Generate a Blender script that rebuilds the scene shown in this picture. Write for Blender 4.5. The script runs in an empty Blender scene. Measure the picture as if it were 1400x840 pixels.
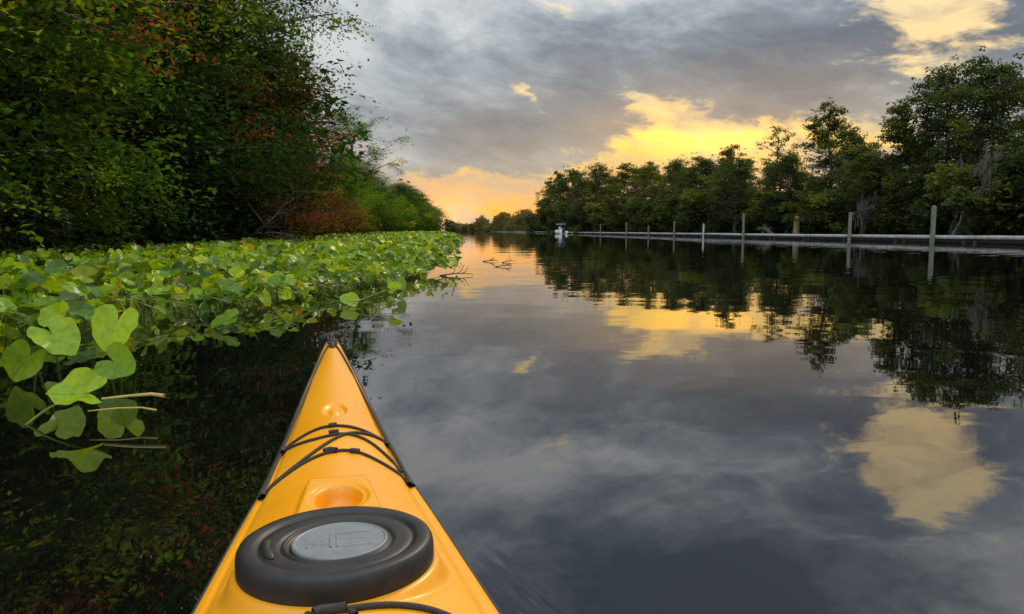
import bpy, math, numpy as np
from mathutils import Vector, Matrix
rad=math.radians
scene=bpy.context.scene
scene.view_settings.view_transform='Standard'
try: scene.view_settings.look='None'
except Exception: pass
scene.view_settings.exposure=0

# ------------------------------------------------------------------ node helpers
def sock(nt,node,idx,val):
    if val is None: return
    if isinstance(val,bpy.types.NodeSocket): nt.links.new(val,node.inputs[idx])
    else: node.inputs[idx].default_value=val
def M(nt,op,a,b=None,c=None,clamp=False):
    n=nt.nodes.new('ShaderNodeMath'); n.operation=op; n.use_clamp=clamp
    sock(nt,n,0,a); sock(nt,n,1,b); sock(nt,n,2,c); return n.outputs[0]
def smooth(nt,x,lo,hi,a=0.0,b=1.0):
    n=nt.nodes.new('ShaderNodeMapRange'); n.interpolation_type='SMOOTHSTEP'
    sock(nt,n,0,x); n.inputs[1].default_value=lo; n.inputs[2].default_value=hi
    n.inputs[3].default_value=a; n.inputs[4].default_value=b; return n.outputs[0]
def comb(nt,x,y,z):
    n=nt.nodes.new('ShaderNodeCombineXYZ'); sock(nt,n,0,x); sock(nt,n,1,y); sock(nt,n,2,z); return n.outputs[0]
def noise(nt,vec,scale,detail=4,rough=.5,dist=0,out=0):
    n=nt.nodes.new('ShaderNodeTexNoise'); sock(nt,n,'Vector',vec)
    n.inputs['Scale'].default_value=scale; n.inputs['Detail'].default_value=detail
    n.inputs['Roughness'].default_value=rough; n.inputs['Distortion'].default_value=dist
    return n.outputs[out]
def ramp(nt,fac,stops,interp='LINEAR'):
    n=nt.nodes.new('ShaderNodeValToRGB'); sock(nt,n,0,fac); cr=n.color_ramp; cr.interpolation=interp
    while len(cr.elements)<len(stops): cr.elements.new(.5)
    for e,(p,c) in zip(cr.elements,stops):
        e.position=p; e.color=(c[0],c[1],c[2],1)
    return n.outputs[0]
def mix(nt,fac,a,b,blend='MIX'):
    n=nt.nodes.new('ShaderNodeMix'); n.data_type='RGBA'; n.blend_type=blend
    sock(nt,n,0,fac)
    for i,v in ((6,a),(7,b)):
        if isinstance(v,tuple) and len(v)==3: v=(*v,1)
        sock(nt,n,i,v)
    return n.outputs[2]
def vmath(nt,op,a,b=None,scale=None):
    n=nt.nodes.new('ShaderNodeVectorMath'); n.operation=op; sock(nt,n,0,a)
    if b is not None: sock(nt,n,1,b)
    if scale is not None: sock(nt,n,'Scale',scale)
    return n.outputs[0]

# ------------------------------------------------------------------ world: sky
SUN_AZ=rad(27); SUN_EL=rad(39)
w=bpy.data.worlds.new("World"); scene.world=w; w.use_nodes=True
nt=w.node_tree; nt.nodes.clear()
tc=nt.nodes.new('ShaderNodeTexCoord')
d=vmath(nt,'NORMALIZE',tc.outputs['Generated'])
sp=nt.nodes.new('ShaderNodeSeparateXYZ'); nt.links.new(d,sp.inputs[0])
x,y,z=sp.outputs
az0=M(nt,'ARCTAN2',x,y); el0=M(nt,'ARCSINE',z)
el0=M(nt,'ABSOLUTE',el0)
wv=comb(nt,M(nt,'MULTIPLY',az0,3.0),M(nt,'MULTIPLY',el0,7.0),0.3)
wn=nt.nodes.new('ShaderNodeTexNoise'); nt.links.new(wv,wn.inputs['Vector']); wn.inputs['Scale'].default_value=2.2; wn.inputs['Detail'].default_value=5; wn.inputs['Roughness'].default_value=.62
ws=nt.nodes.new('ShaderNodeSeparateColor'); nt.links.new(wn.outputs['Color'],ws.inputs[0])
az=M(nt,'ADD',az0,M(nt,'MULTIPLY',M(nt,'SUBTRACT',ws.outputs[0],.5),.17))
el=M(nt,'ADD',el0,M(nt,'MULTIPLY',M(nt,'SUBTRACT',ws.outputs[1],.5),.085))
def blob(a,e,sa,se,amp=1.0,rot=0.0):
    dx=M(nt,'SUBTRACT',az,a); dy=M(nt,'SUBTRACT',el,e)
    c,s=math.cos(rot),math.sin(rot)
    rx=M(nt,'ADD',M(nt,'MULTIPLY',dx,c/sa),M(nt,'MULTIPLY',dy,s/sa))
    ry=M(nt,'ADD',M(nt,'MULTIPLY',dx,-s/se),M(nt,'MULTIPLY',dy,c/se))
    q=M(nt,'ADD',M(nt,'MULTIPLY',rx,rx),M(nt,'MULTIPLY',ry,ry))
    return M(nt,'MULTIPLY',M(nt,'EXPONENT',M(nt,'MULTIPLY',q,-1.0)),amp)
def addall(l):
    r=l[0]
    for q in l[1:]: r=M(nt,'ADD',r,q)
    return r
cv=comb(nt,M(nt,'MULTIPLY',az0,2.6),M(nt,'ADD',M(nt,'MULTIPLY',el0,6.5),M(nt,'MULTIPLY',az0,.9)),1.7)
n1=noise(nt,cv,1.5,6,.60,.6)
n2=noise(nt,cv,4.5,5,.64,.3)
n3=noise(nt,comb(nt,M(nt,'MULTIPLY',az0,1.0),M(nt,'MULTIPLY',el0,3.0),4.2),1.6,2,.5,.3)
opens=addall([blob(.270,.118,.125,.034,1.15,.0),blob(.175,.163,.075,.020,.70,-.25),
              blob(.515,.272,.088,.078,1.2),blob(-.05,.052,.16,.034,1.1),blob(.25,.05,.25,.045,.9),
              blob(.0,.178,.035,.013,.55,-.5),blob(.45,.115,.06,.028,.7),
              blob(1.1,.3,.3,.1,.8),blob(.06,.30,.03,.05,.45)])
m=M(nt,'ADD',opens,M(nt,'MULTIPLY',M(nt,'SUBTRACT',n2,.5),1.8))
omask=smooth(nt,m,.38,.80)
gv=M(nt,'ADD',n1,M(nt,'MULTIPLY',M(nt,'SUBTRACT',n3,.5),.9))
gv=M(nt,'ADD',gv,M(nt,'MULTIPLY',M(nt,'SUBTRACT',n2,.5),.70))
darks=addall([blob(.42,.215,.24,.055,.28),blob(.06,.13,.16,.03,.22),blob(.26,.47,.30,.085,.60),blob(.12,.235,.14,.03,.16),blob(.33,.185,.12,.02,.16)])
lights=addall([blob(-.22,.22,.20,.09,.10),blob(-.02,.33,.22,.06,.30),blob(.60,.42,.14,.08,.24),blob(.25,.31,.2,.03,.14),blob(0,.06,1.5,.05,.08)])
gv=M(nt,'ADD',M(nt,'SUBTRACT',gv,darks),lights)
grey=ramp(nt,gv,[(.12,(.115,.145,.185)),(.38,(.21,.25,.29)),(.56,(.35,.395,.43)),(.84,(.64,.66,.66))])
warm=addall([blob(.28,.13,.32,.08,1.0),blob(-.03,.04,.36,.08,1.0)])
grey=mix(nt,M(nt,'MULTIPLY',warm,.38,clamp=True),grey,(.74,.50,.25))
ocol=ramp(nt,M(nt,'MULTIPLY',el,3.0),[(0,(1,.30,.03)),(.09,(1,.40,.07)),(.18,(1,.54,.18)),(.32,(1.0,.68,.15)),(.50,(1,.72,.30)),(.95,(.98,.78,.44))])
ocol=mix(nt,M(nt,'MULTIPLY',blob(.26,.122,.10,.026,1.0),.9,clamp=True),ocol,(1.7,1.0,.16))
ocol=mix(nt,smooth(nt,n2,.38,.60,.65,0),ocol,(.62,.46,.31))
ocol=mix(nt,smooth(nt,n1,.50,.66,0,.35),ocol,(1.0,.86,.58))
col=mix(nt,omask,grey,ocol)
hot=addall([blob(.26,.112,.085,.022,1.0),blob(-.11,.014,.06,.022,1.0),blob(-.03,.035,.10,.016,.5)])
col=mix(nt,M(nt,'MULTIPLY',hot,.65),col,(1.0,.42,.01),'ADD')
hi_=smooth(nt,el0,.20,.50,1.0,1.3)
up=smooth(nt,el0,.62,1.25,1.0,2.8)  # added boost: unseen overhead sky brightened to light foliage and kayak
bk=smooth(nt,M(nt,'MULTIPLY',y,-1.0),-.2,.6,1.0,2.0)  # unseen sky behind the camera also brightened, added fill for facing foliage
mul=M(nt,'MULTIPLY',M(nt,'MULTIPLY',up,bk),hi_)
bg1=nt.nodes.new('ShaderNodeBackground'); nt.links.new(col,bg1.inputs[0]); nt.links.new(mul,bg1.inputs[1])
sky=nt.nodes.new('ShaderNodeTexSky'); sky.sky_type='NISHITA'; sky.sun_disc=False
sky.sun_elevation=SUN_EL; sky.sun_rotation=SUN_AZ
bg2=nt.nodes.new('ShaderNodeBackground'); nt.links.new(sky.outputs[0],bg2.inputs[0]); bg2.inputs[1].default_value=.004
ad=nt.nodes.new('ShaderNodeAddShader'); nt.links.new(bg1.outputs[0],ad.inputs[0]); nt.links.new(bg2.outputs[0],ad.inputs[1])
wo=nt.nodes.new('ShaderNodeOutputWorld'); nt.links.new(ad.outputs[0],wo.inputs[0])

sl=bpy.data.lights.new("sun","SUN"); sl.energy=1.5; sl.angle=rad(10); sl.color=(1,.86,.60)
so=bpy.data.objects.new("sun",sl); scene.collection.objects.link(so)
sd=Vector((math.sin(SUN_AZ)*math.cos(SUN_EL),math.cos(SUN_AZ)*math.cos(SUN_EL),math.sin(SUN_EL)))
so.rotation_euler=sd.to_track_quat('Z','Y').to_euler(); so.location=(30,20,40)

# ------------------------------------------------------------------ camera
cam=bpy.data.cameras.new("camera"); co=bpy.data.objects.new("camera",cam); scene.collection.objects.link(co)
cam.sensor_width=36; cam.sensor_fit='HORIZONTAL'; cam.lens=25.71; cam.clip_start=.02; cam.clip_end=8000
co.location=(0,0,.65); co.rotation_euler=(rad(90-5.94),0,0); scene.camera=co

# ------------------------------------------------------------------ materials
def newmat(name):
    m=bpy.data.materials.new(name); m.use_nodes=True; nt=m.node_tree; nt.nodes.clear()
    out=nt.nodes.new('ShaderNodeOutputMaterial'); return m,nt,out
def pbsdf(nt,**k):
    b=nt.nodes.new('ShaderNodeBsdfPrincipled')
    for kk,v in k.items():
        kk=kk.replace('_',' ')
        if isinstance(v,tuple) and len(v)==3: v=(*v,1)
        sock(nt,b,kk,v)
    return b
def bump(nt,h,strength,dist=.01):
    b=nt.nodes.new('ShaderNodeBump'); sock(nt,b,'Height',h); b.inputs['Strength'].default_value=strength; b.inputs['Distance'].default_value=dist
    return b.outputs[0]
def simple(name,c1,c2,scale=20,rough=.5,bumpk=.2,bd=.005,spec=.5,metal=0):
    m,nt,out=newmat(name); tc=nt.nodes.new('ShaderNodeTexCoord')
    n=noise(nt,tc.outputs['Object'],scale,4,.6)
    c=ramp(nt,n,[(.3,c1),(.7,c2)])
    b=pbsdf(nt,Base_Color=c,Roughness=rough,Metallic=metal,Specular_IOR_Level=spec,Normal=bump(nt,n,bumpk,bd))
    nt.links.new(b.outputs[0],out.inputs[0]); return m
def leafmat(name,transl=.35,rough=.5,veins=False,spec=.3):
    m,nt,out=newmat(name)
    a=nt.nodes.new('ShaderNodeAttribute'); a.attribute_name='col'
    c=a.outputs['Color']
    if not veins:
        df=nt.nodes.new('ShaderNodeBsdfDiffuse'); nt.links.new(c,df.inputs[0]); sh=df.outputs[0]
        if transl>0:
            t=nt.nodes.new('ShaderNodeBsdfTranslucent'); nt.links.new(mix(nt,1.0,c,(1.6,1.4,.40),'MULTIPLY'),t.inputs[0])
            ms=nt.nodes.new('ShaderNodeMixShader'); ms.inputs[0].default_value=transl
            nt.links.new(sh,ms.inputs[1]); nt.links.new(t.outputs[0],ms.inputs[2]); sh=ms.outputs[0]
        nt.links.new(sh,out.inputs[0]); return m
    uv=nt.nodes.new('ShaderNodeUVMap'); s=nt.nodes.new('ShaderNodeSeparateXYZ'); nt.links.new(uv.outputs[0],s.inputs[0])
    ux=M(nt,'SUBTRACT',s.outputs[0],.5); uy=M(nt,'SUBTRACT',s.outputs[1],.5)
    ang=M(nt,'ARCTAN2',ux,uy); r=M(nt,'SQRT',M(nt,'ADD',M(nt,'MULTIPLY',ux,ux),M(nt,'MULTIPLY',uy,uy)))
    sn=M(nt,'ABSOLUTE',M(nt,'SINE',M(nt,'MULTIPLY',ang,5.5)))
    v=smooth(nt,M(nt,'MULTIPLY',sn,M(nt,'ADD',r,.05)),0,.035,1,0)
    c=mix(nt,M(nt,'MULTIPLY',v,.45),c,mix(nt,.5,c,(.40,.48,.06)))
    nz=noise(nt,uv.outputs[0],9,3)
    c=mix(nt,smooth(nt,nz,.45,.72,0,.65),c,mix(nt,1.0,c,(.58,.66,.5),'MULTIPLY'))
    b=pbsdf(nt,Base_Color=c,Roughness=rough,Specular_IOR_Level=spec)
    t=nt.nodes.new('ShaderNodeBsdfTranslucent'); nt.links.new(mix(nt,1.0,c,(1.7,1.35,.35),'MULTIPLY'),t.inputs[0])
    ms=nt.nodes.new('ShaderNodeMixShader'); ms.inputs[0].default_value=transl
    nt.links.new(b.outputs[0],ms.inputs[1]); nt.links.new(t.outputs[0],ms.inputs[2]); nt.links.new(ms.outputs[0],out.inputs[0])
    return m
MAT_LEAF=leafmat("tree_foliage",.42)
MAT_FAR=leafmat("far_foliage",.35)
MAT_PAD=leafmat("water_plant_leaf",.42,.36,True,.42)
MAT_BARK=simple("bark",(.05,.04,.03),(.16,.135,.11),9,.9,.6,.03)
MAT_PALE=simple("pale_bark",(.14,.12,.10),(.30,.265,.23),9,.9,.6,.03)
MAT_MOSS=simple("hanging_moss",(.09,.095,.075),(.18,.18,.145),6,.95,.3)
MAT_STEM=simple("stem_green",(.11,.16,.02),(.24,.27,.04),15,.5,.1)
MAT_DRY=simple("dry_stem",(.38,.27,.05),(.55,.42,.10),15,.5,.1)
MAT_TWIG=simple("wet_twig",(.03,.022,.015),(.09,.06,.04),15,.6,.3)
MAT_GROUND=simple("bank_soil",(.015,.014,.008),(.045,.04,.02),1.5,.95,.8,.1)

# ------------------------------------------------------------------ mesh helpers
def build_mesh(name,verts,faces_list,mats=None,cols=None,uvs=None,smooth_sh=False):
    me=bpy.data.meshes.new(name)
    verts=np.asarray(verts,dtype=np.float32)
    me.vertices.add(len(verts)); me.vertices.foreach_set('co',verts.ravel())
    fl=[(np.asarray(f,dtype=np.int32),mi) for f,mi in faces_list if len(f)]
    nl=sum(f.size for f,_ in fl); nf=sum(len(f) for f,_ in fl)
    me.loops.add(nl); me.polygons.add(nf)
    me.loops.foreach_set('vertex_index',np.concatenate([f.ravel() for f,_ in fl]))
    st=[];tot=[];mi_=[];o=0
    for f,mi in fl:
        k=f.shape[1]; st.append(o+np.arange(len(f))*k); o+=f.size
        tot.append(np.full(len(f),k)); mi_.append(np.full(len(f),mi))
    me.polygons.foreach_set('loop_start',np.concatenate(st).astype(np.int32))
    me.polygons.foreach_set('loop_total',np.concatenate(tot).astype(np.int32))
    me.polygons.foreach_set('material_index',np.concatenate(mi_).astype(np.int32))
    if smooth_sh: me.polygons.foreach_set('use_smooth',np.ones(nf,dtype=bool))
    if cols is not None:
        at=me.attributes.new('col','FLOAT_COLOR','POINT')
        c=np.ones((len(verts),4),dtype=np.float32); c[:,:3]=cols; at.data.foreach_set('color',c.ravel())
    if uvs is not None:
        uvl=me.uv_layers.new(name='UVMap'); li=np.concatenate([f.ravel() for f,_ in fl])
        uvl.data.foreach_set('uv',np.asarray(uvs,dtype=np.float32)[li].ravel())
    me.update(calc_edges=True); me.validate()
    for m_ in (mats or []): me.materials.append(m_)
    return me
def add_obj(name,me,parent=None,loc=(0,0,0),rot=(0,0,0),scale=(1,1,1)):
    o=bpy.data.objects.new(name,me); scene.collection.objects.link(o)
    o.location=loc; o.rotation_euler=rot; o.scale=scale
    if parent: o.parent=parent
    return o
def empty(name,loc=(0,0,0),rot=(0,0,0)):
    o=bpy.data.objects.new(name,None); scene.collection.objects.link(o); o.location=loc; o.rotation_euler=rot; o.empty_display_size=.2; return o
class Buf:
    def __init__(s): s.v=[];s.f={};s.n=0;s.c=[];s.uv=[]
    def add(s,v,f,mi=0,c=(0.1,0.1,0.1),uv=None):
        v=np.asarray(v,dtype=float); f=np.asarray(f)
        s.f.setdefault((mi,f.shape[1]),[]).append(f+s.n); s.v.append(v); s.n+=len(v)
        c=np.asarray(c,dtype=float); s.c.append(np.broadcast_to(c,(len(v),3)) if c.ndim==1 else c)
        s.uv.append(np.zeros((len(v),2)) if uv is None else uv)
    def mesh(s,name,mats,uv=False,smooth_sh=False):
        return build_mesh(name,np.concatenate(s.v),[(np.concatenate(fs),k[0]) for k,fs in s.f.items()],mats,np.concatenate(s.c),np.concatenate(s.uv) if uv else None,smooth_sh)
def tube(pts,rr,sides=6):
    pts=np.asarray(pts,dtype=float); n=len(pts); rr=np.broadcast_to(rr,(n,))
    t=np.gradient(pts,axis=0); t/=np.linalg.norm(t,axis=1)[:,None]+1e-9
    ref=np.where(np.abs(t[:,2:3])>.9,np.array([[1.,0,0]]),np.array([[0,0,1.]]))
    a=np.cross(t,ref); a/=np.linalg.norm(a,axis=1)[:,None]+1e-9; b=np.cross(t,a)
    th=np.arange(sides)*2*math.pi/sides
    v=pts[:,None,:]+rr[:,None,None]*(np.cos(th)[None,:,None]*a[:,None,:]+np.sin(th)[None,:,None]*b[:,None,:])
    i=np.arange(n-1)[:,None]*sides; j=np.arange(sides)[None,:]; j2=(j+1)%sides
    f=np.stack([i+j,i+j2,i+sides+j2,i+sides+j],-1).reshape(-1,4)
    return v.reshape(-1,3),f
def boxv(lo,hi):
    x0,y0,z0=lo;x1,y1,z1=hi
    v=[(x0,y0,z0),(x1,y0,z0),(x1,y1,z0),(x0,y1,z0),(x0,y0,z1),(x1,y0,z1),(x1,y1,z1),(x0,y1,z1)]
    f=[(0,3,2,1),(4,5,6,7),(0,1,5,4),(1,2,6,5),(2,3,7,6),(3,0,4,7)]
    return np.array(v,float),np.array(f)

def leaves(buf,rng,cen,rc,count,size,flat,col,mi=1,upbias=.5,cvar=.25,hang=0):
    if count<1: return
    p=rng.normal(size=(count,3)); p/=np.linalg.norm(p,axis=1)[:,None]
    r=rng.random(count)**.45
    p=p*r[:,None]*np.array([rc,rc,rc*flat]); p[:,2]-=hang*(p[:,0]**2+p[:,1]**2)/rc
    p=p+cen
    nrm=rng.normal(size=(count,3)); nrm[:,2]=np.abs(nrm[:,2])+upbias; nrm/=np.linalg.norm(nrm,axis=1)[:,None]
    a=rng.normal(size=(count,3)); a=a-(a*nrm).sum(1)[:,None]*nrm; a/=np.linalg.norm(a,axis=1)[:,None]
    b=np.cross(nrm,a)
    s=size*rng.uniform(.6,1.35,count)[:,None]
    v=np.stack([p-a*s*.5,p+b*s*.28+nrm*s*.06,p+a*s*.5-nrm*s*.08,p-b*s*.28+nrm*s*.06],1)
    c=np.asarray(col)[None,:]*(1+cvar*rng.normal(size=(count,1)))*(1+.10*rng.normal(size=(count,3)))
    c=np.clip(c,.004,.8); c=np.repeat(c,4,axis=0)
    buf.add(v.reshape(-1,3),np.arange(count*4).reshape(-1,4),mi,c)
def sprays(buf,rng,st,en,rr,nspray,nleaf,size,col,mi=1):
    for _ in range(nspray):
        q=rng.random(); o=st+(en-st)*(.3+.7*q)+rng.normal(size=3)*rr*.25
        dd=rng.normal(size=3); dd[2]=dd[2]*.35-.05; dd/=np.linalg.norm(dd)+1e-9
        L=rr*rng.uniform(.7,1.5); n=nleaf
        t=(np.arange(n)+.5)/n; side=np.where(np.arange(n)%2==0,1.,-1.)
        pos=o+dd*L*t[:,None]; pos[:,2]-=.28*L*t**2
        perp=np.cross(dd,[0,0,1.]); perp/=np.linalg.norm(perp)+1e-9
        ax=dd[None]*.55+perp[None]*side[:,None]*.85+rng.normal(size=(n,3))*.22; ax[:,2]-=.25; ax/=np.linalg.norm(ax,axis=1)[:,None]
        nr_=np.array([0,0,1.])[None]+rng.normal(size=(n,3))*.35; nr_-= (nr_*ax).sum(1)[:,None]*ax; nr_/=np.linalg.norm(nr_,axis=1)[:,None]
        b=np.cross(nr_,ax); s=(size*rng.uniform(.7,1.3,n)*(1-.35*t))[:,None]
        v=np.stack([pos,pos+ax*s*.5+b*s*.24,pos+ax*s-nr_*s*.1,pos+ax*s*.5-b*s*.24],1)
        br=rng.uniform(.8,1.25)
        c=np.clip(np.asarray(col)[None]*br*(1+.18*rng.normal(size=(n,1)))*(1+.08*rng.normal(size=(n,3))),.004,.8)
        buf.add(v.reshape(-1,3),np.arange(n*4).reshape(-1,4),mi,np.repeat(c,4,axis=0))

def tree_mesh(name,seed,H,R,base,tr,nlimb,nsub,perclump,leaf,palette,flat=.6,rc=(.14,.26),bark=None,twist=.05,shape=.6,hang=.1,spray=0,lm=None,wisps=3,brr=(.4,1.45)):
    rng=np.random.default_rng(seed); B=Buf()
    n=9; zz=np.linspace(-.4,H*.9,n); off=np.cumsum(rng.normal(size=(n,2))*twist*H/ n*1.6,axis=0)
    tp=np.column_stack([off,zz]); 
    def trunk(h): return np.array([np.interp(h,zz,tp[:,0]),np.interp(h,zz,tp[:,1]),h])
    v,f=tube(tp,np.linspace(tr,tr*.25,n)*(1+.6*np.exp(-np.arange(n)*1.6)),8); B.add(v,f,0)
    ga=rng.random()*6.28
    for i in range(nlimb):
        t=(i+.5)/nlimb; h=base+(H-base)*(t**.85)*.95; ga+=2.4+rng.normal()*.35
        env=R*(math.sin(math.pi*min(.98,(.16+.80*t)))**shape)*rng.uniform(.6,1.18)
        s=trunk(max(base*.7,min(h-.25*env,H*.86))); e=np.array([s[0]+math.cos(ga)*env,s[1]+math.sin(ga)*env,h+env*rng.uniform(-.05,.3)])
        if t>.93: e=np.array([s[0],s[1],H])+rng.normal(size=3)*.2
        k=6; tt=np.linspace(0,1,k)[:,None]; mid=(s+e)/2+np.array([0,0,.12*env])+rng.normal(size=3)*.08*env
        lp=(1-tt)**2*s+2*tt*(1-tt)*mid+tt**2*e
        r0=tr*.42*(1-.55*t); v,f=tube(lp,np.linspace(r0,r0*.25,k),5); B.add(v,f,0)
        pal=palette[rng.integers(len(palette))]
        for j in range(nsub):
            q=.35+.65*(j+rng.random())/nsub; st=(1-q)**2*s+2*q*(1-q)*mid+q**2*e
            dv=rng.normal(size=3); dv[2]=dv[2]*.55+.15; dv/=np.linalg.norm(dv)
            ln=R*rng.uniform(.12,.36); en=st+dv*ln
            md=(st+en)/2+rng.normal(size=3)*.06*ln
            v,f=tube([st,md,en],[r0*.28,r0*.18,r0*.08],4); B.add(v,f,0)
            rr=R*rng.uniform(*rc)
            br=rng.uniform(*brr)
            pc=np.array(pal if rng.random()<.75 else palette[rng.integers(len(palette))])*br
            cnt=int(perclump*(rr/(R*.2))**2*rng.uniform(.6,1.2))
            leaves(B,rng,en,rr,cnt,leaf,flat,pc,1,.5,.25,hang)
            if spray: sprays(B,rng,st,en,rr*1.25,spray,11,leaf*1.05,pc)
            for _ in range(wisps):
                wd=rng.normal(size=3); wd/=np.linalg.norm(wd)
                leaves(B,rng,en+wd*rr*rng.uniform(.9,1.4),rr*.4,int(cnt*.10),leaf,flat,pc,1,.5,.25)
    return B.mesh(name,[bark or MAT_BARK,lm or MAT_LEAF])

G=[(.060,.120,.018),(.045,.092,.017),(.085,.150,.018),(.030,.068,.018),(.026,.056,.017)]
YG=[(.19,.235,.016),(.24,.25,.016),(.13,.19,.016)]
BR=[(.06,.125,.022),(.09,.165,.022),(.115,.19,.022)]
RB=[(.21,.070,.032),(.28,.105,.045),(.14,.12,.03),(.17,.065,.036),(.20,.09,.04)]
DK=[(.022,.046,.015),(.030,.060,.019),(.045,.078,.018),(.026,.042,.017)]
OL=[(.115,.135,.030),(.14,.155,.033),(.095,.115,.03)]
ODK=[(.065,.092,.036),(.080,.108,.041),(.098,.118,.038),(.065,.082,.042)]

kw=dict(spray=9,flat=.5)
LT=[tree_mesh("near_tree_a",1,13,4.6,1.2,.28,34,7,110,.135,G+YG[2:],**kw),
    tree_mesh("near_tree_b",2,14,4.2,1.5,.25,34,7,110,.135,G+BR[:2],**kw),
    tree_mesh("near_tree_c",3,12,4.8,1.0,.30,34,7,110,.13,G+YG[:2]+RB[:1],**kw),
    tree_mesh("near_tree_d",4,13,4.4,1.6,.22,26,6,110,.145,BR+YG[2:],rc=(.12,.22),spray=8,flat=.5)]
kw=dict(spray=11,flat=.6)
BU=[tree_mesh("bush_green",11,3.6,2.3,.15,.07,20,6,75,.11,G+YG[2:],rc=(.18,.32),**kw),
    tree_mesh("bush_yellow",12,4.2,2.2,.15,.07,20,6,65,.11,YG+G[:2],rc=(.18,.3),**kw),
    tree_mesh("bush_red",13,4.6,2.5,.3,.08,22,6,60,.105,RB,rc=(.14,.28),spray=11,flat=.6,brr=(.7,1.3)),
    tree_mesh("bush_dark",14,3.8,2.5,.15,.07,20,6,75,.125,DK,rc=(.2,.34),**kw)]
kw=dict(lm=MAT_FAR,brr=(.55,1.35))
RT=[tree_mesh("far_tree_a",21,13,4.2,2.0,.28,28,6,95,.24,ODK,.6,rc=(.13,.25),**kw),
    tree_mesh("far_tree_b",22,13,3.5,1.5,.25,28,6,95,.24,ODK+OL,.5,rc=(.13,.25),**kw),
    tree_mesh("far_tree_c",23,13,3.8,3.8,.25,24,6,85,.24,OL,.5,rc=(.12,.24),**kw),
    tree_mesh("far_tree_d",24,13,4.4,2.6,.3,28,6,95,.25,ODK+OL[:1],.55,shape=.9,rc=(.13,.25),**kw),
    tree_mesh("far_tree_sparse",25,13,3.0,6.0,.2,14,4,45,.24,OL,.5,rc=(.12,.22),**kw)]
FB=tree_mesh("far_bush",31,3.8,2.5,.15,.07,18,5,70,.24,ODK+OL[:1],.7,rc=(.2,.34),lm=MAT_FAR)

rng=np.random.default_rng(99)
def put(name,me,X,Y,H,baseH,wx=1.0,rz=None,z=.3):
    s=H/baseH; rz=rng.random()*6.28 if rz is None else rz
    return add_obj(name,me,None,(X,Y,z),(0,0,rz),(s*wx,s*wx,s))
LH=[13,14,12,13]
for X,Y,H,k,wx in [(-11.5,6.5,13,0,1),(-11,11.5,13,2,1.0),(-12.3,17,15,0,1),(-11.4,20.5,14,1,.95),(-11.9,26,15,3,1.05),(-11.6,31,14.5,1,1.0),
                   (-17,14,17,1,1),(-18,22,18,0,1),(-17.5,30,16,2,1),(-16.0,39,11,1,.9),(-24,30,16,1,1.2)]:
    put("oak_tree",LT[k],X,Y,H,LH[k],wx)
for X,Y,H,k,wx in [(-13.4,64,10.6,3,1.0),(-16.5,72,8.0,1,1.2),(-18,88,8.0,0,1.3),(-20,105,8.4,2,1.3),(-19.8,128,8.6,1,1.4),(-23,155,10,0,1.4),(-26,190,11,1,1.4),(-30,230,12,3,1.4),(-36,290,13,0,1.4),(-22,62,7,0,1.5)]:
    put("willow_tree",LT[k],X,Y,H,LH[k],wx)
for X,Y,H,k in [(-8.3,6.5,3.4,1),(-8.6,9.2,5.0,1),(-8.2,11.5,2.6,0),(-8.8,13.2,4.2,0),(-9.3,16.2,4.6,3),(-9.2,19,4.2,3),(-8.8,21,5.2,2),(-9.2,25.0,6.2,2),(-9.5,22.5,6.4,3),
                (-9.8,28.5,5.6,2),(-10,32,3.4,1),(-10.2,36,3.6,0),(-11,42,4.0,0),(-11.6,49,3.8,1),(-12.2,56,3.6,0),(-13,66,4,0),(-14,78,4.5,0),(-15.5,92,5,1),(-17,110,5.5,0),(-19,133,6,0),
                (-8.3,15,2.0,1),(-8.6,18,1.8,0),(-8.8,23,1.6,0),(-21,160,7,0),(-24,195,7,0),(-28,235,8,0),(-10.5,4,5,3)]:
    put("shrub",BU[k],X,Y,H,[3.6,4.2,4.6,3.8][k],1.15,z=.05)
# right bank
for X,Y,H,k,wx in [(32.5,44,9.8,0,1.15),(32.0,50.5,11.4,3,1.05),(30.2,52,11.2,0,1.0),(29.0,55,9.6,1,1.1),(27.6,58,6.6,3,1.0),
                   (29,67.5,11.4,1,.95),(31.5,68,8.8,0,.9),(27.0,72,7.6,3,1.0),(26.6,75.5,10.9,4,.9),(24.8,81,7.8,0,1.2),(25.6,86.5,9.8,1,1.1),(24.0,93,9.3,3,1.1),
                   (23.6,105,10.0,0,1.15),(22.0,118,11.0,2,1.1),(20.4,136,12.2,1,1.15),(18.4,160,14.0,0,1.15),(16.0,190,15.6,3,1.05),(14.2,225,17.6,1,1.0),(12.8,248,15,0,1.0),(12.5,268,12,3,1.1)]:
    put("cypress_tree",RT[k],X,Y,H,13,wx)
for X,Y,H,k in [(40,48,9.8,1),(38,57,8.4,0),(36,66,7.8,3),(36,78,8.4,0),(33,92,8.6,3),(31,108,9.6,0),(29,128,11.2,3),(27,155,13,0),(25,188,14,1),(22,225,15.5,3)]:
    put("cypress_tree",RT[k],X,Y,H,13,1.5)
for i,Y in enumerate([38,42,45.5,49,52.5,56,60,64.5,69,74,79,85,91,98,106,115,125,136,149,164,181,200,220,243,262]):
    X=34.2-.1*Y+rng.normal()*.5
    put("shrub",FB,X+1.2,Y,rng.uniform(2.6,4.4)*(1+Y/300),3.8,1.3,z=.05)

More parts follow.
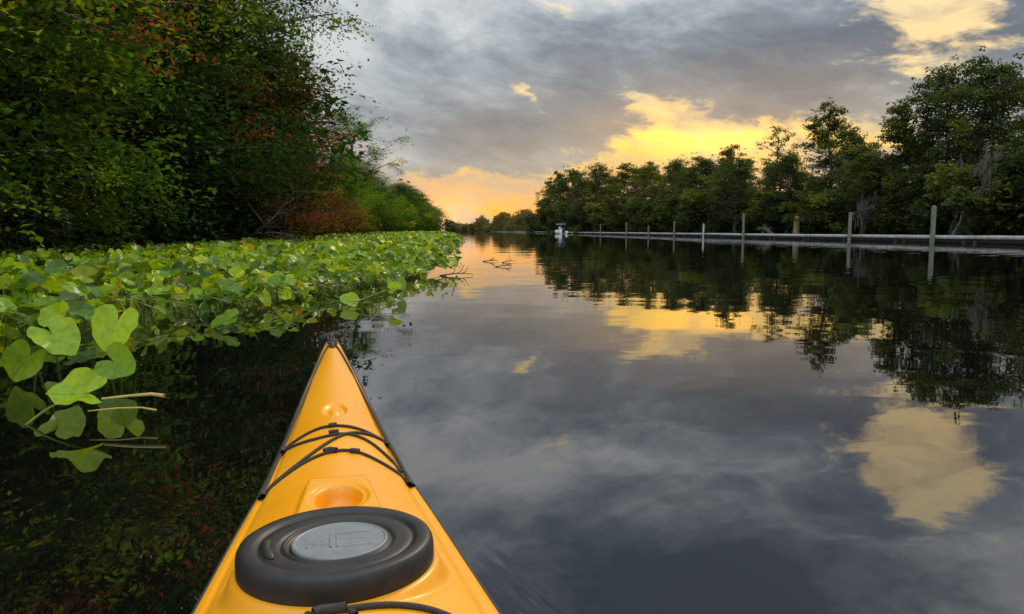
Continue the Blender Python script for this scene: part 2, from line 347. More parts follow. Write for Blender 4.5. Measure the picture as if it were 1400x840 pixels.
# distant tree mass
B=Buf(); r2=np.random.default_rng(5)
path=np.array([[60,330],[16,300],[9,330],[-4,440],[-28,560],[-50,600],[-80,520],[-140,500]],float)
seg=np.linalg.norm(np.diff(path,axis=0),axis=1); cum=np.r_[0,np.cumsum(seg)]
for i in range(330):
    s_=r2.random()*cum[-1]; X=np.interp(s_,cum,path[:,0]); Y=np.interp(s_,cum,path[:,1])+r2.random()*20
    h=r2.uniform(6.5,12.5)*(.75+.3*math.sin(s_*.07)); rr=r2.uniform(2.5,4.5)
    v,f=tube([(X,Y,-.2),(X,Y,h*.8)],[.3,.12],4); B.add(v,f,0)
    for zc in (.25,.55,.85):
        leaves(B,r2,np.array([X+r2.normal(),Y+r2.normal(),h*zc]),rr*(1.15-.5*zc),60,1.3,.8,(.15,.13,.06),1)
add_obj("distant_trees",B.mesh("distant_trees",[MAT_BARK,MAT_FAR]))

# ------------------------------------------------------------------ ground sheet
ys=np.r_[-3000,-400,np.arange(-60,60,2.0),np.arange(60,300,6.0),np.arange(300,620,16.0),700,1200,5000]
offs=np.array([-3000,-900,-200,-70,-30,-15,-8,-5,-3,-2,-1,-.4,0,.6,2,5]); r3=np.random.default_rng(8)
V=[]
for Y in ys:
    Le=-7.2-.085*max(-60,min(Y,600)); Re=33.5-.1*max(-60,min(Y,600))
    far=Y>596
    wob=.5*math.sin(Y*.31)+.4*math.sin(Y*.83+1)
    row=[]
    for o in offs:
        h=min(.55,-o*.35) if o<=0 else max(-1.5,-o*.5)
        row.append((Le+o+wob,Y,(.5 if far else h)+(r3.random()*.15 if o<-1 else 0)))
    for o in offs[::-1]:
        h=min(.55,-o*.35) if o<=0 else max(-1.5,-o*.5)
        row.append((Re-o+wob,Y,(.5 if far else h)+(r3.random()*.15 if o<-1 else 0)))
    V.append(row)
V=np.array(V); nr,nc=V.shape[:2]
i=np.arange(nr-1)[:,None]*nc; j=np.arange(nc-1)[None,:]
F=np.stack([i+j,i+j+1,i+nc+j+1,i+nc+j],-1).reshape(-1,4)
add_obj("ground",build_mesh("ground",V.reshape(-1,3),[(F,0)],[MAT_GROUND],smooth_sh=True))

# ------------------------------------------------------------------ water
m,nt,out=newmat("river_water")
geo=nt.nodes.new('ShaderNodeNewGeometry'); P=geo.outputs['Position']
sp=nt.nodes.new('ShaderNodeSeparateXYZ'); nt.links.new(P,sp.inputs[0]); px,py,_=sp.outputs
KA=rad(14.1)
ka=M(nt,'ADD',M(nt,'MULTIPLY',px,-math.sin(KA)),M(nt,'MULTIPLY',py,math.cos(KA)))
kx=M(nt,'ADD',M(nt,'MULTIPLY',px,math.cos(KA)),M(nt,'MULTIPLY',py,math.sin(KA)))
akx=M(nt,'ABSOLUTE',kx)
long_=noise(nt,comb(nt,M(nt,'MULTIPLY',px,.9),M(nt,'MULTIPLY',py,.9),0),.8,2,.5)
fine=noise(nt,comb(nt,px,M(nt,'MULTIPLY',py,1.6),3),5.0,1,.5)
mid=noise(nt,comb(nt,M(nt,'MULTIPLY',px,.5),M(nt,'MULTIPLY',py,1.2),7),1.6,2,.5)
patch=smooth(nt,noise(nt,comb(nt,M(nt,'MULTIPLY',px,.05),M(nt,'MULTIPLY',py,.02),1),1.0,1,.5),.45,.65,.25,1.0)
h=M(nt,'ADD',M(nt,'MULTIPLY',long_,.008),M(nt,'MULTIPLY',M(nt,'MULTIPLY',fine,patch),.0005))
h=M(nt,'ADD',h,M(nt,'MULTIPLY',M(nt,'MULTIPLY',mid,patch),.0018))
# bow wave: thin divergent ridges trailing back from the bow
q=M(nt,'ADD',akx,M(nt,'MULTIPLY',ka,.27))
q=M(nt,'ADD',q,M(nt,'MULTIPLY',noise(nt,P,1.6,1),.03))
wavev=M(nt,'SINE',M(nt,'MULTIPLY',q,150.0))
wm=M(nt,'EXPONENT',M(nt,'MULTIPLY',M(nt,'POWER',M(nt,'DIVIDE',M(nt,'SUBTRACT',q,.670),.04),2.0),-1.0))
wm=M(nt,'MULTIPLY',wm,smooth(nt,ka,1.0,1.65,1,0))
h=M(nt,'ADD',h,M(nt,'MULTIPLY',M(nt,'MULTIPLY',wavev,wm),.00030))
bp=nt.nodes.new('ShaderNodeBump'); bp.inputs['Strength'].default_value=1.0; bp.inputs['Distance'].default_value=1.0; nt.links.new(h,bp.inputs['Height'])
fr=nt.nodes.new('ShaderNodeFresnel'); fr.inputs[0].default_value=2.2; nt.links.new(bp.outputs[0],fr.inputs[1])
gl=nt.nodes.new('ShaderNodeBsdfGlossy'); gl.inputs['Roughness'].default_value=.015; gl.inputs['Color'].default_value=(.97,.96,.97,1); nt.links.new(bp.outputs[0],gl.inputs['Normal'])
df=nt.nodes.new('ShaderNodeBsdfDiffuse'); df.inputs[0].default_value=(.003,.003,.003,1)
ms=nt.nodes.new('ShaderNodeMixShader'); nt.links.new(fr.outputs[0],ms.inputs[0]); nt.links.new(df.outputs[0],ms.inputs[1]); nt.links.new(gl.outputs[0],ms.inputs[2]); nt.links.new(ms.outputs[0],out.inputs[0])
wv_=np.array([(-3000,-1500,0),(3000,-1500,0),(3000,4500,0),(-3000,4500,0)],float)
add_obj("water",build_mesh("water",wv_,[(np.array([[0,1,2,3]]),0)],[m]))

# ------------------------------------------------------------------ floating plants
def leaf_template(nrad,nring,ph=0,cup=.16,wave=.05,spin=0):
    th=np.linspace(-math.pi,math.pi,nrad)
    r=.5*(1+.10*np.cos(th))+.10*np.exp(-(th/.28)**2)+.07*np.exp(-((np.abs(th)-2.4)/.35)**2)-.03*np.exp(-((np.abs(th)-1.1)/.4)**2)
    r*=1-.78*np.clip((np.abs(th)-2.66)/(math.pi-2.66),0,1)**1.3
    rings=np.linspace(0,1,nring+1)[1:]
    v=[(0,0,0)]; 
    for q in rings:
        for t,rr in zip(th,r):
            R_=rr*q; xx=math.sin(t)*R_; yy=math.cos(t)*R_
            v.append((xx,yy,cup*abs(xx)*1.1+ (-.25)*yy*abs(yy)+wave*q*q*math.sin(4*t+ph)+.03*q*q*math.sin(9*t+ph*2)))
    v=np.array(v); tri=[];quad=[]
    for i in range(nrad-1): tri.append((0,1+i+1,1+i))
    for k in range(nring-1):
        for i in range(nrad-1):
            a=1+k*nrad+i; quad.append((a,a+1,a+nrad+1,a+nrad))
    uv=np.column_stack([v[:,0]/1.3+.5,v[:,1]/1.3+.5])
    if spin:
        c,s=math.cos(spin),math.sin(spin); v=np.column_stack([v[:,0]*c-v[:,1]*s,v[:,0]*s+v[:,1]*c,v[:,2]])
    return v,np.array(tri),np.array(quad).reshape(-1,4),uv
def rotmats(yaw,tilt,roll):
    n=len(yaw); cz,sz=np.cos(yaw),np.sin(yaw); cx,sx=np.cos(tilt),np.sin(tilt); cy,sy=np.cos(roll),np.sin(roll)
    Z=np.zeros((n,3,3));Z[:,0,0]=cz;Z[:,0,1]=-sz;Z[:,1,0]=sz;Z[:,1,1]=cz;Z[:,2,2]=1
    X=np.zeros((n,3,3));X[:,1,1]=cx;X[:,1,2]=-sx;X[:,2,1]=sx;X[:,2,2]=cx;X[:,0,0]=1
    Y=np.zeros((n,3,3));Y[:,0,0]=cy;Y[:,0,2]=sy;Y[:,2,0]=-sy;Y[:,2,2]=cy;Y[:,1,1]=1
    return Z@X@Y
def scatter(B,tmpl,pos,yaw,tilt,roll,size,cols):
    v,tri,quad,uv=tmpl; n=len(pos); R=rotmats(yaw,tilt,roll)
    W=np.einsum('nij,kj->nki',R,v)*size[:,None,None]+pos[:,None,:]
    k=len(v); o=np.arange(n)[:,None,None]*k
    C=np.repeat(cols,k,axis=0); U=np.tile(uv,(n,1))
    s=B.n
    B.v.append(W.reshape(-1,3)); B.c.append(C); B.uv.append(U); B.n+=n*k
    B.f.setdefault((0,3),[]).append((tri[None]+o).reshape(-1,3)+s)
    if len(quad): B.f.setdefault((0,4),[]).append((quad[None]+o).reshape(-1,4)+s)
r4=np.random.default_rng(77)
EY=[2.6,3.4,4.3,5.3,6.9,9.4,14,19,45,100,140]; EX=[-7,-5.0,-3.5,-2.75,-2.2,-1.7,-1.7,-1.9,-3.6,-8.5,-13]
def edge(Y): return np.interp(Y,EY,EX)+.22*np.sin(Y*2.3)+.15*np.sin(Y*5.1+1)+.01*Y*np.sin(Y*.7)
def padcols(n):
    base=np.array([(.17,.31,.008),(.26,.41,.010),(.11,.22,.010),(.36,.46,.012),(.08,.16,.012),(.20,.34,.008)])
    c=base[r4.integers(0,6,n)]*r4.uniform(.6,1.2,(n,1)); 
    y_=r4.random(n)<.03; c[y_]=np.array([.42,.32,.03])*r4.uniform(.5,1,(y_.sum(),1)); return c
B=Buf(); ST=Buf()
def zone(y0,y1,n,tmpls,smin,smax,zscale=1,stems=False):
    Y=r4.uniform(y0,y1,n*3); L=-7.6-.085*Y; E=edge(Y); X=r4.uniform(-17,-1.3,n*3) if y1<60 else r4.uniform(-20,-1,n*3)
    clump=np.sin(X*3.1+1.3*np.sin(Y*2.0))*np.sin(Y*2.7+1.1*np.sin(X*1.7))
    dens=np.clip(.72+.45*clump,0.12,1)
    k=(X<E+ .0)&(X>L)&(r4.random(n*3)<dens); X=X[k][:n];Y=Y[k][:n]; E=E[k][:n]; clump=clump[k][:n]; n=len(X)
    din=np.clip((E-X),0,1.5)
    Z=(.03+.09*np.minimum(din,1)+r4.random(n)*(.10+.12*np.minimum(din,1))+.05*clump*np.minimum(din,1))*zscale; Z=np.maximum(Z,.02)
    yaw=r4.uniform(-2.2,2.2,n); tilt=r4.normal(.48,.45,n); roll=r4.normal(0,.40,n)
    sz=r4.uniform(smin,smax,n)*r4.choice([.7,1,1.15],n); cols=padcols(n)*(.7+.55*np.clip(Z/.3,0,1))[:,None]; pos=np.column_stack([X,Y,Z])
    idx=r4.integers(0,len(tmpls),n)
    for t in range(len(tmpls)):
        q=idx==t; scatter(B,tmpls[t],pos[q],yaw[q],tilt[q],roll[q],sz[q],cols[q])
    if stems:
        for p in pos[::2]:
            a=r4.uniform(0,6.28); l=r4.uniform(.05,.22); e=np.array([p[0]+math.cos(a)*l,p[1]+math.sin(a)*l,-.03])
            md=(p+e)/2+np.array([0,0,.03]); v,f=tube([p,md,e],[.0035,.0045,.005],4); ST.add(v,f,0)
    return n
hi=[leaf_template(19,3,p,c,.06,s) for p,c,s in ((0,.2,0),(1.3,.45,2.2),(2.6,.1,3.6),(4,.65,5.0),(5,.3,1.1),(.7,.4,4.3))]
mi_=[leaf_template(13,1,p,c,.05,s) for p,c,s in ((0,.2,0),(2,.5,2.5),(1,.3,4.2))]
lo=[leaf_template(9,1,0,.3,.05,s) for s in (0,3)]
zone(3.0,11,2900,hi,.10,.18,1,True)
zone(11,22,3600,mi_,.12,.20,1.1)
zone(22,50,5500,mi_,.15,.25,1.2)
zone(50,140,8000,lo,.3,.5,1.2)
for i in range(100):
    Y=r4.uniform(3.9,12); X=edge(Y)-.3; a=r4.uniform(-1.3,.6); L=r4.uniform(.3,.9)
    p0=np.array([X,Y,.07]); t=np.linspace(0,1,7)[:,None]
    dr=np.array([math.cos(a),math.sin(a),0]); sd_=np.array([-dr[1],dr[0],0])*r4.normal()*.25
    pts=p0+t*dr*L+t*t*sd_*L+np.array([0,0,1])*(.09*np.sin(t*3.0)*r4.uniform(.4,1.6))
    v,f=tube(pts,.0055,5); ST.add(v,f,0)
    k=4; q=pts[[2,4,5,6]]+r4.normal(size=(4,3))*.02; q[:,2]=np.abs(q[:,2])+.03
    scatter(B,hi[r4.integers(6)],q,r4.uniform(-2,2,k),r4.uniform(.2,1.2,k),r4.normal(0,.3,k),r4.uniform(.08,.15,k),padcols(k)*1.15)
mat_e=empty("water_lily_bed")
add_obj("leaves",B.mesh("water_lily_leaves",[MAT_PAD],True,True),mat_e)
add_obj("stems",ST.mesh("water_lily_stems",[MAT_STEM],smooth_sh=True),mat_e)
def hero_plant(X,Y,Z,size,yaw,tilt,spin,col,prm,root,roll=0):
    e=empty("water_lily",(X,Y,0))
    tm=leaf_template(41,7,prm[0],prm[1],prm[2],spin)
    B=Buf(); scatter(B,tm,np.array([[0,0,Z]]),np.array([yaw]),np.array([tilt]),np.array([roll]),np.array([size]),np.array([col]))
    add_obj("leaf",B.mesh("leaf",[MAT_PAD],True,True),e)
    S=Buf(); r=np.array(root,float); t=np.linspace(0,1,9)[:,None]; p=np.array([0,0,Z]); md=p*.5+r*.5+np.array([0,0,.04])
    pts=(1-t)**2*p+2*t*(1-t)*md+t*t*r; v,f=tube(pts,np.linspace(.003,.005,9),8); S.add(v,f,0)
    add_obj("stalk",S.mesh("stalk",[MAT_STEM],smooth_sh=True),e)
LG=(.30,.47,.012); MG=(.15,.27,.010)
hero_plant(-1.80,3.30,.225,.20,rad(10),rad(62),rad(165),(.33,.50,.014),(.4,.25,.05),(-.15,.3,-.02))
hero_plant(-1.99,3.15,.195,.19,rad(35),rad(45),rad(215),LG,(2.0,.30,.05),(-.25,.25,-.02))
hero_plant(-2.08,3.10,.10,.16,rad(20),rad(74),rad(150),MG,(3.1,.7,.06),(-.1,.2,-.02))
hero_plant(-1.67,3.05,.095,.165,rad(-15),rad(58),rad(250),(.16,.29,.010),(1.0,.45,.06),(-.2,.3,-.02))
hero_plant(-1.47,2.45,.095,.165,rad(30),rad(36),rad(75),(.32,.49,.012),(2.4,.45,.09),(-.20,-.04,-.03))
hero_plant(-1.90,4.85,.06,.18,rad(-15),rad(30),rad(120),MG,(0,.2,.05),(-.2,.2,-.02))
hero_plant(-1.40,6.3,.05,.15,rad(30),rad(50),rad(60),LG,(1.5,.3,.05),(-.3,.2,-.02))
hero_plant(-1.15,7.4,.12,.15,rad(30),rad(45),rad(200),MG,(2.5,.3,.05),(-.4,.3,-.02))
hero_plant(-1.05,6.5,.14,.12,rad(-30),rad(60),rad(300),LG,(3.5,.4,.05),(-.4,-.4,-.02))
hero_plant(-2.45,3.9,.2,.17,rad(-10),rad(50),rad(40),(.28,.42,.012),(3.5,.3,.05),(-.2,.3,-.02))
hero_plant(-2.65,3.6,.16,.17,rad(10),rad(60),rad(190),LG,(.5,.4,.05),(-.2,.2,-.02))
def stick(name,pts,r0,r1,mat,sides=7,extra=()):
    S=Buf(); n=len(pts); v,f=tube(pts,np.linspace(r0,r1,n),sides); S.add(v,f,0)
    for p,rr in extra:
        v,f=tube(p,rr,5); S.add(v,f,0)
    return add_obj(name,S.mesh(name,[mat],smooth_sh=True))
stick("reed_stem",[(-1.40,2.45,.080),(-1.31,2.46,.088),(-1.24,2.47,.092),(-1.19,2.46,.088)],.004,.007,MAT_DRY)
stick("reed_stem",[(-1.42,2.40,.05),(-1.33,2.42,.055),(-1.26,2.44,.052),(-1.20,2.42,.048)],.0025,.0035,MAT_DRY)
def twig(X,Y,s,a,seed):
    r=np.random.default_rng(seed); c,sn=math.cos(a),math.sin(a)
    t=np.linspace(0,1,7); main=np.column_stack([X+s*t*c,Y+s*t*sn,.0+.05*np.sin(t*2.6)*s*1.2+.004])
    ex=[]
    for k in range(3):
        i=2+k; aa=a+r.choice([-1,1])*r.uniform(.4,1.0); l=s*r.uniform(.2,.45)
        p=main[i]; ex.append(([p,p+np.array([math.cos(aa)*l*.5,math.sin(aa)*l*.5,.05*l+.02]),p+np.array([math.cos(aa)*l,math.sin(aa)*l,r.uniform(-.02,.12)*1.3])],[.007,.005,.003]))
    stick("floating_twig",main,.012,.004,MAT_TWIG,6,ex)
twig(-1.05,10.6,.5,.2,1); twig(-.30,13.2,.35,.5,2); twig(-.62,15.6,.35,-.3,3); twig(-.20,15,.45,.9,4)
S=Buf(); BB=Buf(); vt=np.array([(-1.9,13.0,.1),(-1.5,12.6,.2),(-1.2,12.2,.28),(-.95,11.9,.26)]); v,f=tube(vt,.008,5); S.add(v,f,0)
scatter(BB,hi[1],np.repeat(vt,4,axis=0)+r4.normal(size=(16,3))*.10,r4.uniform(-2,2,16),r4.uniform(.3,1.1,16),r4.normal(0,.3,16),r4.uniform(.1,.18,16),padcols(16))
ve=empty("vine"); add_obj("vine_stem",S.mesh("vine_stem",[MAT_STEM]),ve); add_obj("vine_leaves",BB.mesh("vine_leaves",[MAT_PAD],True,True),ve)

# ------------------------------------------------------------------ dock and posts
MAT_DOCK=simple("weathered_planks",(.34,.33,.31),(.55,.54,.51),3,.8,.3)
MAT_DARKW=simple("dark_timber",(.03,.028,.022),(.07,.06,.05),5,.9,.4)
MAT_POST=simple("post_timber",(.12,.12,.085),(.26,.25,.18),6,.85,.5,.02)
def dX(Y): return 26.3-.07*Y
dock=empty("dock")
D1=Buf(); D2=Buf()
Y=14.0
while Y<335:
    L=6.0; g=.06; a0=Y+g; a1=Y+L
    z1=.40+r4.normal()*.008
    def obox(buf,x0,x1,z0,z1_,y0,y1):
        v,f=boxv((0,y0,z0),(1,y1,z1_)); v=v.copy(); u=v[:,0].copy(); v[:,0]=dX(v[:,1])+x0+(x1-x0)*u; buf.add(v,f,0)
    if Y<130:
        yy=a0
        while yy<a1-.01:
            obox(D1,0,1.8,z1-.04,z1+r4.normal()*.002,yy,min(yy+.285,a1)); yy+=.30
    else: obox(D1,0,1.8,z1-.04,z1,a0,a1)
    obox(D1,-.05,-.005,z1-.17,z1-.01,a0,a1)
    obox(D2,.1,.2,.02,z1-.05,a0,a1); obox(D2,1.5,1.6,.02,z1-.05,a0,a1)
    for yy in (a0+.3,a1-.5):
        obox(D2,.02,.22,-.4,z1-.18,yy,yy+.22)
    Y+=L
add_obj("deck",D1.mesh("deck",[MAT_DOCK]),dock); add_obj("supports",D2.mesh("supports",[MAT_DARKW]),dock)
def post(X,Y,h,r,mat=MAT_POST,lean=0):
    S=Buf(); n=7; zz=np.linspace(-.5,h,n); pts=np.column_stack([X+lean*zz,np.full(n,Y),zz]); rr=np.full(n,r)*(1+.04*np.sin(zz*5)); 
    v,f=tube(pts,rr,12); S.add(v,f,0)
    pts=np.array([(X+lean*h,Y,h-.002),(X+lean*h,Y,h+r*.35)]); v,f=tube(pts,[r*1.0,r*.05],12); S.add(v,f,0)
    add_obj("wooden_post",S.mesh("wooden_post",[mat],smooth_sh=True))
for u,h,r in ((.155,2.0,.11),(.22,1.8,.10),(.314,2.2,.11),(.458,1.85,.11),(.571,2.0,.125),(.12,1.9,.10),(.185,1.4,.10)):
    Yp=26.0/(u+.07); post(dX(Yp)-.25,Yp,h,r,lean=r4.normal()*.012)
post(dX(79)-.2,79,1.4,.10,simple("white_paint_post",(.40,.40,.38),(.55,.55,.53),5,.6,.1))
S=Buf(); v,f=tube([(25.9,67,0),(25.92,67,.8),(25.9,67,1.6),(25.95,67,2.0)],[.36,.28,.25,.16],10); S.add(v,f,0)
v,f=tube([(25.9,67,1.2),(25.6,66.8,1.8)],[.12,.05],6); S.add(v,f,0)
add_obj("tree_stump",S.mesh("tree_stump",[simple("tan_wood",(.25,.16,.07),(.42,.29,.14),4,.9,.4,.02)],smooth_sh=True))
def dead(name,X,Y,H,seed,moss=0,mat=MAT_PALE,spread=.5,rr0=.14,lean=(0,0)):
    r=np.random.default_rng(seed); B=Buf()
    def grow(p,d,l,rad_,dep):
        k=5; pts=[p]; q=p.copy(); dd=d.copy()
        for i in range(k):
            dd=dd+r.normal(size=3)*.16; dd/=np.linalg.norm(dd); q=q+dd*l/k; pts.append(q.copy())
        v,f=tube(pts,np.linspace(rad_,rad_*.5,k+1),5); B.add(v,f,0)
        if moss and dep>=2:
            for i in range(moss):
                s=pts[r.integers(1,k+1)]+r.normal(size=3)*.05; L=r.uniform(.2,.8)
                v,f=tube([s,s+np.array([r.normal()*.05,r.normal()*.05,-L*.5]),s+np.array([r.normal()*.08,r.normal()*.08,-L])],[.02,.03,.005],4); B.add(v,f,1)
        if dep<4:
            for c in range(3 if dep else 5):
                i=r.integers(2,k+1); nd=dd+r.normal(size=3)*spread*1.4; nd[2]+=.1; nd/=np.linalg.norm(nd)
                grow(np.array(pts[i]),nd,l*r.uniform(.5,.72),rad_*.5,dep+1)
    grow(np.array([X,Y,0.]),np.array([lean[0],lean[1],1.]),H*.45,rr0,0)
    add_obj(name,B.mesh(name,[mat,MAT_MOSS],smooth_sh=True))
dead("bare_tree",28.0,47.0,7.4,3,3,rr0=.12); dead("bare_tree",29.4,47.2,3.0,12,4,rr0=.08)
dead("bare_tree",24.6,68,3.0,5,0,rr0=.08,lean=(-1.2,0)); dead("bare_tree",28,55,5,15,1,rr0=.08)
dead("bare_tree",-8.0,20.5,4.0,21,0,rr0=.05,lean=(.7,-.3)); dead("bare_tree",-7.6,11,2.4,23,0,rr0=.03,lean=(.6,-.5)); dead("bare_tree",-8.4,25,3.2,29,0,rr0=.05,lean=(.9,-.1))

# ------------------------------------------------------------------ small boat
MAT_WHITE=simple("boat_gelcoat",(.72,.73,.74),(.82,.82,.82),3,.3,.02)
MAT_BLACK=simple("dark_parts",(.02,.02,.022),(.04,.04,.045),5,.5,.1)
boat=empty("motor_boat",(10.4,158,0),(0,0,rad(10)))
H_=Buf(); secs=[]
for t in np.linspace(0,1,12):
    yb=-2.6+5.2*t; wd=1.05*(1-max(0,(t-.55)/.45)**2.2)+.02; zt=.62+.28*t*t
    secs.append([(-wd,yb,zt),(-wd*.95,yb,.25),(-wd*.6,yb,-.05+.1*t*t),(0,yb,-.15+.25*t**4),(wd*.6,yb,-.05+.1*t*t),(wd*.95,yb,.25),(wd,yb,zt),(wd*.85,yb,zt-.02),(wd*.8,yb,.3),(-wd*.8,yb,.3),(-wd*.85,yb,zt-.02)])
sv=np.array(secs); k=11; i=np.arange(11)[:,None]*k; j=np.arange(k)[None,:]
H_.add(sv.reshape(-1,3),np.stack([i+j,i+(j+1)%k,i+k+(j+1)%k,i+k+j],-1).reshape(-1,4),0)
H_.add(sv[0],np.array([[0,1,2,3,4,5,6,7,8,9,10]]),0)
add_obj("hull",H_.mesh("hull",[MAT_WHITE]),boat)
C=Buf(); v,f=boxv((-.35,-.4,.3),(.35,.4,1.3)); C.add(v,f,0); v,f=boxv((-.3,.1,1.3),(.3,.14,1.65)); C.add(v,f,0)
v,f=boxv((-.4,-1.3,.3),(.4,-.8,.85)); C.add(v,f,0); add_obj("console",C.mesh("console",[MAT_WHITE]),boat)
C=Buf()
for a in (-.6,.6):
    for b in (-.9,.7):
        v,f=tube([(a,b,.4),(a*.95,b*.95,2.05)],.03,6); C.add(v,f,0)
v,f=boxv((-.3,-3.0,.2),(.3,-2.62,1.25)); C.add(v,f,0)
add_obj("frame",C.mesh("frame",[MAT_BLACK]),boat)
C=Buf(); v,f=boxv((-.85,-1.2,2.05),(.85,1.0,2.13)); C.add(v,f,0); add_obj("canopy",C.mesh("canopy",[MAT_WHITE]),boat)

# ------------------------------------------------------------------ kayak
kay=empty("kayak",(.006,.0,0),(0,0,KA))
A_=[-2.7,-2.5,-2.0,-1.2,-.3,.1,.40,.62,.83,1.08,1.26,1.53,1.88,2.25,2.36,2.42,2.445]
W_=[.004,.04,.14,.26,.27,.245,.218,.196,.171,.142,.119,.095,.066,.031,.020,.012,.002]
E_=[.30,.28,.23,.19,.19,.195,.20,.205,.21,.217,.222,.235,.257,.287,.296,.299,.299]
Cc=[.005,.01,.03,.05,.05,.055,.056,.055,.052,.046,.042,.034,.025,.016,.012,.008,.003]
Kk=[.20,.05,-.08,-.10,-.10,-.10,-.10,-.10,-.10,-.10,-.09,-.07,-.02,.10,.18,.24,.28]
from numpy import interp
def sm(x): x=np.clip(x,0,1); return x*x*(3-2*x)
HC=.8630; HRX=.1145; HRY=.1060; PLAT=.258; HX=-.004
def deckz(a,t):
    a=np.asarray(a,float); t=np.asarray(t,float)
    w=interp(a,A_,W_); e=interp(a,A_,E_); c=interp(a,A_,Cc)
    zz=e+c*(1-np.abs(t)**2.1)
    xx=t*w
    r=np.sqrt(((xx-HX)/HRX)**2+((a-HC)/HRY)**2); pm=1-sm((r-1.03)/.16)
    zz=zz*(1-pm)+PLAT*pm
    zz-=.006*np.exp(-((r-1.12)/.05)**2)
    hw=.053-.10*(a-1.02)
    pad=(1-sm((np.abs(xx)-hw)/.008))*sm((a-.945)/.02)*(1-sm((a-1.135)/.012))
    zp=interp(a,[.93,1.14],[.262,.266])
    zz=zz*(1-pad)+(zp+.005)*pad
    r=np.sqrt((xx/.034)**2+((a-1.055)/.046)**2); zz-=.026*(1-sm((r-.80)/.22))
    r=np.sqrt((xx/.045)**2+((a-1.055)/.056)**2); zz-=.003*(1-sm((r-.9)/.1))
    r=np.sqrt((xx/.026)**2+((a-1.58)/.050)**2); zz-=.007*(1-sm((r-.75)/.3)); r2_=np.sqrt((xx/.013)**2+((a-1.58)/.028)**2); zz+=.005*(1-sm((r2_-.7)/.3))
    zz-=.004*np.exp(-((np.abs(t)-.90)/.035)**2)*sm((2.2-a)/.3)
    r=np.sqrt((xx/.20)**2+((a+.62)/.40)**2); zz-=.14*(1-sm((r-.93)/.08))
    return zz
av=np.r_[np.linspace(-2.7,-1.1,50),np.linspace(-1.09,.45,130),np.linspace(.454,1.75,330),np.linspace(1.755,2.445,120)]
tv=np.linspace(-1,1,131)
A,T=np.meshgrid(av,tv,indexing='ij'); Wd=interp(A,A_,W_); Zd=deckz(A,T)
dv=np.stack([T*Wd,A,Zd],-1); nr,nc=A.shape
i=np.arange(nr-1)[:,None]*nc; j=np.arange(nc-1)[None,:]
F=np.stack([i+j,i+j+1,i+nc+j+1,i+nc+j],-1).reshape(-1,4)
m,nt,out=newmat("yellow_plastic"); tc=nt.nodes.new('ShaderNodeTexCoord')
n_=noise(nt,tc.outputs['Object'],5,3,.5); n2_=noise(nt,tc.outputs['Object'],260,2,.6)
c=ramp(nt,n_,[(.3,(.92,.355,.008)),(.7,(.95,.39,.012))])
spk=noise(nt,tc.outputs['Object'],380,1,.5)
c=mix(nt,smooth(nt,spk,.69,.78,0,.55),c,(.38,.18,.05))
ro=M(nt,'ADD',smooth(nt,n_,.3,.7,.24,.34),M(nt,'MULTIPLY',n2_,.06))
b=pbsdf(nt,Base_Color=c,Roughness=ro,Specular_IOR_Level=.5,Normal=bump(nt,n2_,.06,.001))
nt.links.new(b.outputs[0],out.inputs[0]); MAT_Y=m
add_obj("deck",build_mesh("kayak_deck",dv.reshape(-1,3),[(F,0)],[MAT_Y],smooth_sh=True),kay)
sx=[1,1.012,.98,.90,.70,.38,0]; sz=[0,.10,.38,.62,.82,.94,1]
sx=sx+[-q for q in sx[-2::-1]]; sz=sz+sz[-2::-1]
ah=np.linspace(-2.7,2.445,160); hw=interp(ah,A_,W_); he=interp(ah,A_,E_); hk=interp(ah,A_,Kk)
sxa=np.array(sx); sza=np.array(sz)
hv=np.stack([hw[:,None]*sxa[None],np.repeat(ah[:,None],len(sx),1),he[:,None]+(hk-he)[:,None]*sza[None]],-1); nc=len(sx)
i=np.arange(len(ah)-1)[:,None]*nc; j=np.arange(nc-1)[None,:]
F=np.stack([i+j,i+nc+j,i+nc+j+1,i+j+1],-1).reshape(-1,4)
add_obj("hull",build_mesh("kayak_hull",hv.reshape(-1,3),[(F,0)],[MAT_Y],smooth_sh=True),kay)
MAT_CORD=simple("black_cord",(.012,.011,.010),(.045,.038,.03),300,.7,.4,.001)
MAT_RUB=simple("black_rubber",(.016,.013,.011),(.036,.030,.027),25,.46,.25,.001,.4)
MAT_GREY=simple("grey_disc",(.17,.175,.18),(.23,.235,.24),60,.45,.2,.001)
S=Buf()
for sgn in (-1,1):
    aa=np.linspace(-2.65,2.40,200); v,f=tube(np.column_stack([sgn*(interp(aa,A_,W_)+.0015),aa,interp(aa,A_,E_)-.003]),.0035,6); S.add(v,f,0)
add_obj("seam",S.mesh("seam",[MAT_CORD],smooth_sh=True),kay)
S=Buf()
def cord(pts,r=.0036,lift=.0):
    pts=np.array(pts,float); k=len(pts); tt=np.linspace(0,k-1,(k-1)*18+1)
    def cr(c,t):
        i=np.clip(np.floor(t).astype(int),0,k-2); f_=t-i; g=lambda q: c[np.clip(q,0,k-1)]
        p0,p1,p2,p3=g(i-1),g(i),g(i+1),g(i+2)
        return .5*((2*p1)+(-p0+p2)*f_+(2*p0-5*p1+4*p2-p3)*f_**2+(-p0+3*p1-3*p2+p3)*f_**3)
    a=cr(pts[:,0],tt); t=cr(pts[:,1],tt); zz=deckz(a,np.clip(t,-1,1))+r+lift
    v,f=tube(np.column_stack([t*interp(a,A_,W_),a,zz]),r,8); S.add(v,f,0)
for s in (-1,1):
    cord([(2.28,s*.22),(2.18,s*.66),(1.95,s*.88),(1.70,s*.93),(1.42,s*.95),(1.20,s*.96)],.0028)
cord([(1.41,-.93),(1.445,-.3),(1.44,.3),(1.41,.93)],.0028)
